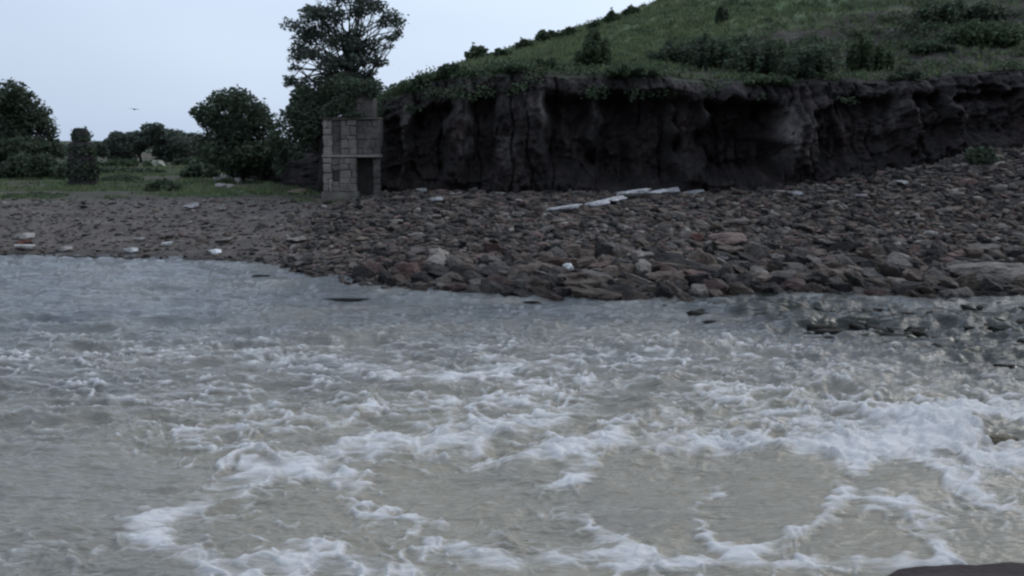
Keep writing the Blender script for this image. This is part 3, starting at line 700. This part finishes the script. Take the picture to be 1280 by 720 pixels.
def add_tree(name, base, clumps, nleaf, size, mat, label, cat='tree', group=None, trunk_r=0.25, seed=0, limbs=None, trunk_top=None, shell=0.5):
    root = empty(name, base); b = np.array(base)
    cc = np.mean([c[0] for c in clumps], axis=0)
    tt = np.array(trunk_top) if trunk_top is not None else b + (cc - b) * 0.75
    m = MB(); rr = random.Random(seed)
    pts = [b * (1 - t) + tt * t - b + np.array([rr.uniform(-.1, .1), rr.uniform(-.1, .1), 0]) * (0 < t < 1) for t in (0, .2, .4, .6, .8, 1)]
    pts[0] = pts[0] - np.array([0, 0, .3])
    m.tube(pts, [trunk_r * (1.25 - 0.75 * t) for t in (0, .2, .4, .6, .8, 1)], 8, (0.06, 0.052, 0.047))
    m.build('trunk', M_bark, root, True)
    m = MB()
    for c, e in clumps:
        t = rr.uniform(.45, 1.0); s = (tt - b) * t; q = np.array(c) - b
        mid = (s + q) / 2 + np.array([rr.uniform(-.3, .3), rr.uniform(-.3, .3), rr.uniform(-.2, .3)])
        m.tube([s, mid, q], [trunk_r * .42 * (1.2 - t * .6), trunk_r * .26, trunk_r * .08], 5, (0.055, 0.048, 0.043))
        for _ in range(3):
            e2 = q + np.array([rr.uniform(-1, 1) * e[0], rr.uniform(-1, 1) * e[1], rr.uniform(-.6, 1) * e[2]])
            m.tube([mid * .4 + q * .6, e2], [trunk_r * .1, trunk_r * .03], 4, (0.055, 0.048, 0.043))
    m.build('limbs', M_bark, root, True)
    V, Fc, var = leaves([((c[0] - b[0], c[1] - b[1], c[2] - b[2]), e) for c, e in clumps], nleaf, size, seed, shell)
    link('crown', np_mesh('crown', V, Fc, mat, False, {'leafvar': var}), root)
    tag(root, label, cat, group); return root
def px_clumps(lst, y, depth=1.0, jit=0.6, seed=1):
    """(u, v, ru, rv) in photo pixels at distance y -> clumps"""
    r = np.random.default_rng(seed); out = []
    for u, v, ru, rv in lst:
        yy = y + r.uniform(-jit, jit); p = PY(u, v, yy); k = yy / F
        out.append((tuple(p), (ru * k, max(ru, rv) * k * depth, rv * k)))
    return out
# tall loose tree behind the tower
YT = 68.0
tall = [(398, 22, 26, 16), (432, 6, 26, 16), (462, 12, 22, 16), (486, 28, 17, 12), (375, 42, 20, 12), (412, 48, 26, 16), (452, 46, 26, 18), (482, 56, 15, 10), (376, 66, 17, 9),
        (400, 76, 22, 12), (436, 76, 24, 14), (462, 74, 16, 9), (362, 97, 11, 10), (378, 108, 10, 8), (372, 84, 9, 5), (440, 104, 30, 14), (464, 96, 14, 9), (495, 42, 9, 6), (415, -8, 22, 12), (450, -12, 20, 10), (397, 100, 9, 7)]
bt = np.array([PY(432, 240, YT)[0], YT, float(G(-10, YT))])
add_tree('tall_tree', bt, split(px_clumps(tall, YT, 1.1, 1.4, 3), 6, .58, 4), 12500, 0.115, M_leaf_grey, 'tall loose-crowned tree rising above the tower against the sky', trunk_r=0.17, seed=3, trunk_top=PY(436, 40, YT), shell=0.05)
YB = 66.0
mass = [(372, 128, 12, 20), (388, 118, 22, 20), (415, 110, 26, 18), (448, 116, 26, 18), (380, 150, 26, 22), (408, 145, 30, 24), (440, 140, 26, 22), (462, 128, 16, 18), (372, 178, 20, 22), (398, 185, 30, 26), (352, 190, 14, 20)]
b = np.array([PY(400, 225, YB)[0], YB, float(G(-11.5, YB))])
add_tree('tree', b, split(px_clumps(mass, YB, .9, 1.0, 5), 4, .62, 5), 16000, 0.12, M_leaf, 'dense dark tree wrapped round the back of the tower', trunk_r=0.22, seed=5, trunk_top=PY(405, 130, YB))
# round tree left of it
YC = 80.0
rt = [(262, 136, 16, 16), (285, 124, 22, 14), (310, 128, 24, 17), (336, 150, 16, 14), (272, 158, 22, 20), (300, 158, 30, 24), (330, 172, 22, 22), (262, 182, 20, 16), (290, 190, 34, 18), (340, 192, 26, 16), (322, 200, 24, 12), (352, 172, 12, 16), (247, 140, 8, 6), (272, 200, 24, 14), (300, 206, 30, 12), (336, 208, 26, 12)]
b = np.array([PY(300, 214, YC)[0], YC, float(G(-20, YC))])
add_tree('round_tree', b, split(px_clumps(rt, YC, .9, 1.2, 8), 6, .62, 5), 24000, 0.14, M_leaf, 'dark round-topped tree standing left of the tall tree', trunk_r=0.3, seed=8, trunk_top=PY(300, 150, YC))
# big domed tree at the left edge
YD = 105.0
lt = [(-25, 125, 34, 22), (10, 118, 26, 17), (40, 132, 22, 18), (55, 155, 15, 14), (-10, 155, 40, 22), (30, 160, 30, 18), (60, 172, 10, 9), (-40, 165, 40, 20), (5, 178, 40, 12), (-60, 140, 30, 20), (30, 118, 12, 9), (30, 188, 34, 13), (-20, 190, 40, 14), (62, 188, 16, 11)]
b = np.array([PY(0, 196, YD)[0], YD, float(G(-49, YD))])
add_tree('domed_tree', b, split(px_clumps(lt, YD, .9, 1.8, 9), 6, .62, 5), 24000, 0.19, M_leaf, 'large dome-shaped dark tree cut by the left picture edge', trunk_r=0.5, seed=9, trunk_top=PY(0, 140, YD))
# far thicket
for i, (pts, lb) in enumerate((([(74, 184, 14, 8), (92, 186, 12, 8), (122, 186, 12, 8)], 'lowest distant shrub line showing on both sides of the dark pillar'), ([(140, 176, 12, 10), (152, 170, 14, 10), (148, 190, 18, 14)], 'low leftmost shrub of the far thicket behind the field'),
                               ([(172, 168, 18, 10), (162, 180, 18, 14), (190, 163, 16, 9), (182, 184, 26, 16)], 'widest peaked shrub of the far thicket'),
                               ([(206, 165, 20, 10), (224, 168, 18, 10), (214, 186, 28, 16)], 'shrub right of the peaked one in the far thicket'),
                               ([(242, 171, 18, 10), (254, 180, 20, 14), (236, 188, 20, 14)], 'rightmost shrub of the far thicket beside the round tree'))):
    y = 125.0 + 3 * i; u0 = np.mean([p[0] for p in pts]); bb = np.array([PY(u0, 190, y)[0], y, 0]); bb[2] = float(G(bb[0], y))
    add_tree('far_shrub', bb, split(px_clumps(pts, y, .9, 1.5, 20 + i), 4, .6, 5), 5600, 0.2, M_leaf_grey, lb, 'shrub', 'far thicket behind the field', 0.15, 20 + i)
# bushes and hedges in the field : (u, v_base, width px, height px, label)
def bush(u, vb, wd, h, label, mat=M_scrub, on='bank', name='bush', n=1500, size=None, seed=None, group=None, cat='bush', sink=0.1):
    p = bank_hit(u, vb) if on == 'bank' else hill_hit(u, vb)
    seed = int(u * 7 + vb) if seed is None else seed
    k = p[1] / F; W, Hh = wd * k / 2, h * k
    r = np.random.default_rng(seed); cl_ = []
    nc = max(3, int(3 + wd / 9))
    for i in range(nc):
        t = (i + .5) / nc * 2 - 1; t += r.uniform(-.2, .2); hh = Hh * (1 - 0.5 * t * t) * r.uniform(.7, 1.05)
        cl_.append(((p[0] + t * W * .8, p[1] + r.uniform(-.5, .5) * min(W, 1.5), p[2] + hh * .5 - sink), (W / nc * 1.7, min(W, 1.6) * .7, hh * .52)))
    root = empty(name, p); q = np.array(p)
    V, Fc, var = leaves([(tuple(np.array(c) - q), e) for c, e in cl_], n, size or 0.0019 * p[1], seed, .4)
    link('foliage', np_mesh('foliage', V, Fc, mat, False, {'leafvar': var}), root)
    m = MB()
    for c, e in cl_[:5]:
        c = np.array(c) - q
        m.tube([(c[0] * .3, c[1] * .3, -.1), tuple(c * .6), tuple(c)], [.04, .03, .012], 5, (.055, .045, .04))
    m.build('stems', M_bark, root, True)
    tag(root, label, cat, group); return root
bush(42, 224, 120, 34, 'long dark hedge at the left edge behind the pillar', n=6500, name='hedge', cat='hedge', mat=M_leaf)
bush(30, 196, 130, 16, 'lighter green low hedge under the dome-shaped tree', n=3600, name='hedge', cat='hedge')
bush(120, 216, 230, 9, 'long brown-green hedge line crossing behind the pillar', n=5000, mat=M_leaf, name='hedge', cat='hedge')
bush(250, 206, 110, 10, 'dark hedge line in front of the far thicket', n=3500, mat=M_leaf, name='hedge', cat='hedge')
bush(160, 208, 90, 10, 'low green bush strip right of the pillar', n=2500)
bush(150, 226, 70, 9, 'thin dark weed strip right of the pillar foot', n=2200, mat=M_leaf)
bush(40, 246, 90, 7, 'thin green weed strip near the gravel at left', n=2000)
bush(205, 238, 44, 16, 'dark low bush before the pale greenish rock', n=1800, mat=M_leaf)
bush(252, 222, 44, 24, 'dark bush under the left side of the round tree', n=2400, mat=M_leaf)
bush(330, 222, 80, 36, 'dark undergrowth under the right side of the round tree', n=5200, mat=M_leaf)
bush(376, 228, 50, 44, 'dark undergrowth between the round tree and the tower', n=4600, mat=M_leaf)
bush(490, 234, 30, 40, 'dark bush in the corner between tower and cliff', n=1500, mat=M_leaf)
# scrub on the hill
for (u, v, wd, h, lb) in ((600, 70, 30, 14, 'shrub on the hill skyline above the pale cliff streak'), (628, 68, 20, 8, 'low shrub on the skyline right of the first one'),
                          (656, 57, 18, 9, 'small shrub on the skyline where the hill steepens'), (684, 46, 26, 9, 'dark shrub on the middle of the skyline'),
                          (712, 40, 18, 7, 'low tuft-like shrub on the skyline right of the middle'), (765, 24, 16, 10, 'dark shrub poking up near the top of the skyline'),
                          (562, 90, 26, 12, 'shrub on the skyline above the left part of the cliff'), (530, 100, 24, 9, 'low shrub on the cliff brow near the tall tree'),
                          (505, 110, 22, 9, 'leftmost shrub on the cliff brow'), (790, 12, 14, 6, 'topmost small shrub on the skyline'),
                          (745, 32, 14, 6, 'tiny shrub between the two dark skyline shrubs')):
    bush(u, v + 5, wd * 1.25, h * 1.25 + 4, lb, on='hill', n=1300, group='shrubs along the hill skyline', mat=M_scrub)
for (u, v, wd, h, lb, m_) in ((742, 78, 44, 34, 'round dark green bush on the left part of the hill', M_scrub), (1086, 84, 50, 36, 'roundest dark green bush on the hill', M_scrub),
                              (885, 82, 70, 38, 'large dark thicket left of the hill centre', M_leaf), (950, 90, 80, 40, 'large dark thicket in the hill centre', M_leaf),
                              (1010, 92, 60, 34, 'dark thicket just left of the roundest bush', M_leaf), (835, 76, 46, 22, 'dark bush at the left end of the thicket', M_leaf),
                              (902, 24, 12, 18, 'thin upright shrub alone near the top of the hill', M_leaf), (1200, 24, 120, 24, 'long dark scrub at the upper right of the hill', M_leaf),
                              (1225, 52, 90, 24, 'second scrub patch below the long one at upper right', M_scrub), (680, 82, 40, 12, 'flat green bush above the second pale cliff streak', M_scrub),
                              (790, 98, 70, 12, 'low scrub along the cliff brow at its centre', M_scrub), (960, 112, 60, 10, 'low scrub on the brow above the deepest hollow', M_scrub),
                              (1130, 112, 40, 12, 'small bush on the brown brow at right', M_leaf), (640, 92, 34, 8, 'low green fringe bush at the cliff top', M_scrub),
                              (1160, 60, 50, 12, 'flat bush between brown terraces', M_leaf)):
    bush(u, v + 4, wd * 1.15, h * 1.3, lb, on='hill', n=int(1200 + wd * 70), mat=m_)
r_ = np.random.default_rng(12); cl_ = []
for x_ in np.concatenate([np.linspace(-9, 1, 60), r_.uniform(0, 31, 55)]):
    x_ = x_ + r_.normal() * .25; e = r_.uniform(.2, .62) * (1.3 if x_ < 0 else 1)
    d_ = r_.uniform(-1.6, 4.5); cl_.append(((x_, float(cliff_y(x_)) + CLIFF_TOP + d_, float(H(x_, max(0, d_))) + e * .2 + min(0, d_) * .9), (e * 1.5, e, e * .8)))
V, Fc, var = leaves(cl_, 13000, .10, 31, .4)
tag(link('brow_scrub', np_mesh('brow_scrub', V, Fc, M_scrub, False, {'leafvar': var})), 'ragged scrub and turf hanging over the cliff brow', kind='stuff')
cl_ = []
for _ in range(330):
    u_, v_ = r_.uniform(480, 1280), r_.uniform(0, 112); p_ = hill_hit(u_, v_)
    if p_[1] - cliff_y(p_[0]) > 1: e = r_.uniform(.15, .5); cl_.append(((p_[0], p_[1], p_[2] + e * .2), (e * 1.8, e * 1.2, e * .7)))
V, Fc, var = leaves(cl_, 15000, .10, 32, .4)
cl2 = []
for _ in range(170):
    u_, v_ = r_.choice([r_.uniform(845, 1050), r_.uniform(1120, 1280)], p=[.65, .35]), 0
    v_ = r_.uniform(52, 92) if u_ < 1100 else r_.uniform(18, 60); p_ = hill_hit(u_, v_); e = r_.uniform(.25, .6); cl2.append(((p_[0], p_[1], p_[2] + e * .25), (e * 2.2, e * 1.4, e * .8)))
V2, F2, v2 = leaves(cl2, 11000, .12, 41, .4)
tag(link('dark_scrub', np_mesh('dark_scrub', V2, F2, M_leaf, False, {'leafvar': v2})), 'broad dark scrub band linking the thickets on the hill', kind='stuff')
tag(link('ground_scrub', np_mesh('ground_scrub', V, Fc, M_scrub, False, {'leafvar': var})), 'low weedy growth scattered through the hill grass', kind='stuff')
for (u, v, wd, h, lb) in ((1225, 205, 40, 26, 'dark bush growing on the rubble at the foot of the right cliff'), (1170, 190, 46, 22, 'dark weedy bush where rubble meets cliff'),):
    bush(u, v, wd, h, lb, n=1600, mat=M_leaf)

# grass
def grass(name, P, hgt, label, seed=1, per=4):
    r = np.random.default_rng(seed); n = len(P); P = np.repeat(P, per, 0) + r.normal(size=(n * per, 3)) * np.array([.10, .10, 0]); n = len(P)
    a = r.uniform(0, 2 * np.pi, n); h = hgt * r.uniform(.5, 1.4, n); wv = np.stack([np.cos(a), np.sin(a), 0 * a], 1) * (h * .16)[:, None]
    tip = P + np.stack([r.normal(size=n) * h * .35, r.normal(size=n) * h * .35, h], 1)
    V = np.stack([P - wv, P + wv, tip], 1).reshape(-1, 3)
    me = np_mesh(name, V, np.arange(n * 3).reshape(-1, 3), M_grass, False, {'leafvar': np.repeat(r.uniform(0, 1, n), 3)})
    tag(link(name, me), label, kind='stuff')
x = RNG.uniform(-80, -8, 55000); y = 56 + 60 * RNG.random(55000) ** 1.6
ok = (fbm(x * .12, y * .35, 4) * 4 + (y - np.interp(x, _shx, _shy)) > 13.5) & (fbm(x * .35 + 40, y * .9, 3) < 0.08) & (fbm(x * .10 + 9, y * .22, 2) < .12) & (np.abs(x / y) < .8) & (y < cliff_y(x) - .5)
x, y = x[ok], y[ok]; grass('field_grass', np.stack([x, y, G(x, y) - .02], 1), .22, 'short green grass of the field on the left', 5)
x = RNG.uniform(-12, 60, 60000); d = 45 * RNG.random(60000) ** 1.3; y = cliff_y(x) + CLIFF_TOP + d
brown = np.maximum(ss(12, 18, x) * (1 - ss(14, 19, d)) * .8, 1 - ss(2.5, 9, d + 5 * fbm(x * .4 + 9, d * .6, 3))); ok = (RNG.random(60000) > brown * .9) & (np.abs(x / y) < .8) & (fbm(x * .4, d * .5, 3) > -.25)
x, y, d = x[ok], y[ok], d[ok]; grass('hill_grass', np.stack([x, y, H(x, d) - .03], 1), .30, 'rough green grass covering the hill', 6)

# ------------------------------------------------------------------ tower
YW = 58.6; K = YW / F
def tx(u): return (u - 640) * K * 1.009
def tz(v): return PY(440, v, YW)[2]
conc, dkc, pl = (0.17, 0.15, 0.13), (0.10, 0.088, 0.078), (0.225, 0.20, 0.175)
TW = empty('stone_tower', (tx(442), YW + 1.2, float(G(tx(442), YW)) - .1)); TB = np.array(TW.location)
tag(TW, 'weathered two-stage masonry tower with open lower bay under the trees', 'tower')
def tbox(name, u0, u1, v0, v1, y0, y1, col, jit=0.02, bev=0.03):
    m = MB(); m.box(tx(u0) - TB[0], tx(u1) - TB[0], y0 - TB[1], y1 - TB[1], tz(v1) - TB[2], tz(v0) - TB[2], col, jit); return m.build(name, M_masonry, TW, bevel=bev)
def blocks(u0, u1, v0, v1, y, col, seed, rowh=8.2):
    rr = random.Random(seed); v = v0; k = 0
    rows = max(1, round((v1 - v0) / rowh)); cuts = [0] + [k + rr.uniform(-.28, .28) for k in range(1, rows)] + [rows]; cuts = [v0 + c * (v1 - v0) / rows for c in cuts]
    for k in range(rows):
        u = u0
        while u < u1 - 1:
            wd = rr.uniform(6, 17); wd = (u1 - u) if u1 - u < wd + 4 else wd
            g = rr.uniform(.86, 1.12); yy = y + rr.uniform(-.03, .03)
            tbox('stone', u + .12, u + wd - .12, cuts[k] + .12, cuts[k + 1] - .12, yy, yy + .42, tuple(c * g for c in col), .03, .05); u += wd
def body(name, u0, u1, v0, v1, y, col): tbox(name, u0, u1, v0, v1, y, YW + 2.2, col, 0.0, 0)
mort = (.105, .093, .083)
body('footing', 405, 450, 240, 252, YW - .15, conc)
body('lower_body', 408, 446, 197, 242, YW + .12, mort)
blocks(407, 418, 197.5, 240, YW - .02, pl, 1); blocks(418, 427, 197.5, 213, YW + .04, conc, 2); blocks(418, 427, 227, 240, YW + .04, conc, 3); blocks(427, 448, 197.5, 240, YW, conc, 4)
tbox('opening_shade_panel', 418.5, 426.5, 213.5, 226.5, YW + .09, YW + .3, (.05, .044, .04), 0, 0)  # solid panel coloured dark for the shade inside a small window
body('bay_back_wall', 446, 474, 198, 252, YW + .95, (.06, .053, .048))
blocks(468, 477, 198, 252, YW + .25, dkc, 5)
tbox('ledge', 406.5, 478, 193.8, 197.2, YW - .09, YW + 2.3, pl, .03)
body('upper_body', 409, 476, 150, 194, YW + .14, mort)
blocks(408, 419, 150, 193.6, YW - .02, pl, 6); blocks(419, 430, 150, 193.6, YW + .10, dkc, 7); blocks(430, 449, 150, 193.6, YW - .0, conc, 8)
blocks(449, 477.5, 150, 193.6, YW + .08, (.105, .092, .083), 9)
tbox('cornice', 408, 477, 146.8, 149.8, YW - .05, YW + 2.25, dkc, .03)
body('cabin_body', 433, 469, 110, 147, YW + .3, mort); blocks(432, 470, 112, 146.6, YW + .2, (.105, .096, .085), 10)
tbox('roof_slab', 430, 472, 108.6, 111.8, YW + .1, YW + 2.15, dkc, .04)
# creeper on the tower
cp = [(PY(446, 112, YW + .2), (.8, .4, .35)), (PY(424, 134, YW + .1), (.6, .4, .5)), (PY(466, 112, YW + .2), (.5, .5, .45)), (PY(440, 108, YW + .6), (1.0, .8, .45)), (PY(410, 142, YW + .2), (.5, .4, .5)), (PY(436, 126, YW + .1), (.4, .2, .6)), (PY(466, 116, YW + .1), (.4, .2, .3)), (PY(440, 144, YW - .1), (.6, .25, .15))]
V, Fc, var = leaves([(tuple(c), e) for c, e in cp], 3600, .09, 77, .3)
tag(link('creeper', np_mesh('creeper', V, Fc, M_leaf, False, {'leafvar': var})), 'leafy creeper hanging over the top of the stone tower', 'creeper')
# pale broken post left of the tower
pp = bank_hit(386, 214); m = MB(); m.box(-.38, .38, -.3, .3, -.2, 1.1, pl, .06); m.box(-.3, .26, -.25, .25, 1.1, 2.1, conc, .07); m.box(-.2, .2, -.2, .2, 2.1, 2.5, pl, .08)
o = m.build('broken_pillar', M_masonry, None, bevel=.03); o.location = pp; tag(o, 'pale broken pillar just left of the stone tower', 'pillar')
# dark stepped pillar in the field
p = bank_hit(104, 232); PR = empty('dark_pillar', p); tag(PR, 'dark upright pillar overgrown with leaves, alone in the field, narrower at the top', 'pillar')
kk = p[1] / F
def stone_ring(name, r0, r1, z0, z1, course, seed):
    rr = random.Random(seed); z = z0
    ci = 0
    while z < z1 - .05:
        h = min(course, z1 - z); t = (z - z0) / (z1 - z0); rad = r0 + (r1 - r0) * t; n = max(5, int(2 * math.pi * rad / .62))
        for i in range(n):
            a0 = 2 * math.pi * (i + .5 * (ci % 2)) / n + .02; a1 = a0 + 2 * math.pi / n - .05; ro = rad * rr.uniform(.93, 1.07); ri = rad * .6
            V = []
            for zz in (z + .015, z + h - .015):
                for a, q in ((a0, ri), (a0, ro), ((a0 + a1) / 2, ro * 1.03), (a1, ro), (a1, ri)): V.append((q * math.cos(a), q * math.sin(a), zz))
            m = MB(); g = rr.uniform(.75, 1.25); m.add(V, [(4, 3, 2, 1, 0), (5, 6, 7, 8, 9), (0, 1, 6, 5), (1, 2, 7, 6), (2, 3, 8, 7), (3, 4, 9, 8), (4, 0, 5, 9)], (.06 * g, .052 * g, .052 * g))
            m.build('stone', M_masonry, PR)
        z += h; ci += 1
    m = MB(); m.tube([(0, 0, z0 - .2), (0, 0, z1 - .03)], [r0 * .8, r1 * .8], 12, (.04, .036, .036)); m.build(name, M_masonry, PR)
Hp = 71 * kk
stone_ring('core', 17.5 * kk, 15.5 * kk, 0, Hp * .50, .33, 1); stone_ring('core', 14 * kk, 12 * kk, Hp * .50, Hp * .76, .33, 2); stone_ring('core', 10 * kk, 9 * kk, Hp * .76, Hp * .97, .33, 3)
m = MB(); m.tube([(0, 0, Hp * .96), (0, 0, Hp * 1.0)], [9 * kk, 7 * kk], 14, (.035, .035, .038)); m.build('capstone', M_masonry, PR)
V, Fc, var = leaves([((0, 0, Hp * .28), (1.12, 1.1, Hp * .3)), ((.05, 0, Hp * .62), (.92, .9, Hp * .16)), ((0, 0, Hp * .85), (.62, .62, Hp * .14))], 5600, .12, 5, .6)
link('creeper', np_mesh('creeper', V, Fc, M_leaf, False, {'leafvar': var}), PR)
# pale shed roof under the domed tree
p = bank_hit(34, 192); q = PY(36, 166, p[1] - 6); SR = empty('shed', (q[0], q[1], float(G(q[0], q[1])))); tag(SR, 'low shed with pale sheet roof in front of the dome-shaped tree', 'shed')
hz = q[2] - SR.location[2]; k_ = q[1] / F
m = MB(); m.box(-15 * k_, 13 * k_, -.9, .9, -.1, hz - .45, (.07, .06, .055), .02); m.build('wall', M_masonry, SR)
m = MB(); m.add([(-17 * k_, -1.3, hz + .25), (3 * k_, -1.3, hz - .15), (3 * k_, .2, hz + .1), (-17 * k_, .2, hz + .5), (-17 * k_, -1.3, hz + .20), (3 * k_, -1.3, hz - .20), (3 * k_, .2, hz + .05), (-17 * k_, .2, hz + .45)],
     [(0, 1, 2, 3), (7, 6, 5, 4), (0, 4, 5, 1), (1, 5, 6, 2), (2, 6, 7, 3), (3, 7, 4, 0)], (.50, .47, .48)); m.build('roof_sheet', M_masonry, SR)
m = MB(); m.add([(2 * k_, -1.2, hz + .15), (17 * k_, -1.2, hz - .45), (17 * k_, .2, hz - .2), (2 * k_, .2, hz + .35), (2 * k_, -1.2, hz + .10), (17 * k_, -1.2, hz - .5), (17 * k_, .2, hz - .25), (2 * k_, .2, hz + .3)],
     [(0, 1, 2, 3), (7, 6, 5, 4), (0, 4, 5, 1), (1, 5, 6, 2), (2, 6, 7, 3), (3, 7, 4, 0)], (.38, .36, .37)); m.build('roof_sheet', M_masonry, SR)
# earth bund at the back of the field
A, B = bank_hit(130, 197), bank_hit(262, 194); m = []; n = 40
ts = np.linspace(0, 1, n); prof = np.array([(-1.2, -.1), (-.5, .35), (.4, .4), (1.3, -.1)])
cx = A[0] + (B[0] - A[0]) * ts; cy_ = A[1] + (B[1] - A[1]) * ts; cz = G(cx, cy_)
V = np.stack([np.repeat(cx, 4), np.repeat(cy_, 4) + np.tile(prof[:, 0], n) * 1.5, np.repeat(cz, 4) + np.tile(prof[:, 1], n) * (1 + .3 * np.repeat(fbm(ts * 9, 1.0, 2), 4)) * 1.3], 1)
tag(link('earth_bank', np_mesh('earth_bank', V, grid_faces(n, 4), M_ground, True, {'tint': np.tile((.13, .115, .095), (len(V), 1))})), 'low pale earth bank crossing the back of the field', kind='structure')
# bird
p = PY(168, 137, 75); m = MB(); s = .26
m.add([(-s * 1.6, 0, .09), (-s * .5, -.09, .03), (-s * .5, .09, .03), (-.05, -.06, .0), (-.05, .08, 0), (-s * .6, 0, .06)], [(0, 1, 5), (0, 5, 2), (1, 3, 4, 2), (5, 1, 2)], (.04, .04, .04))
m.add([(s * 1.6, 0, -.03), (s * .5, -.09, .03), (s * .5, .09, .03), (.05, -.06, .0), (.05, .08, 0), (s * .6, 0, .06)], [(0, 5, 1), (0, 2, 5), (1, 2, 4, 3), (5, 2, 1)], (.04, .04, .04))
m.tube([(0, -.22, 0), (0, -.14, .02), (0, 0, .02), (0, .14, .01), (0, .24, 0)], [.01, .04, .055, .04, .015], 7, (.045, .045, .045))
o = m.build('bird', M_masonry, None, True); o.location = p; tag(o, 'small dark bird flying in the sky above the far thicket', 'bird')
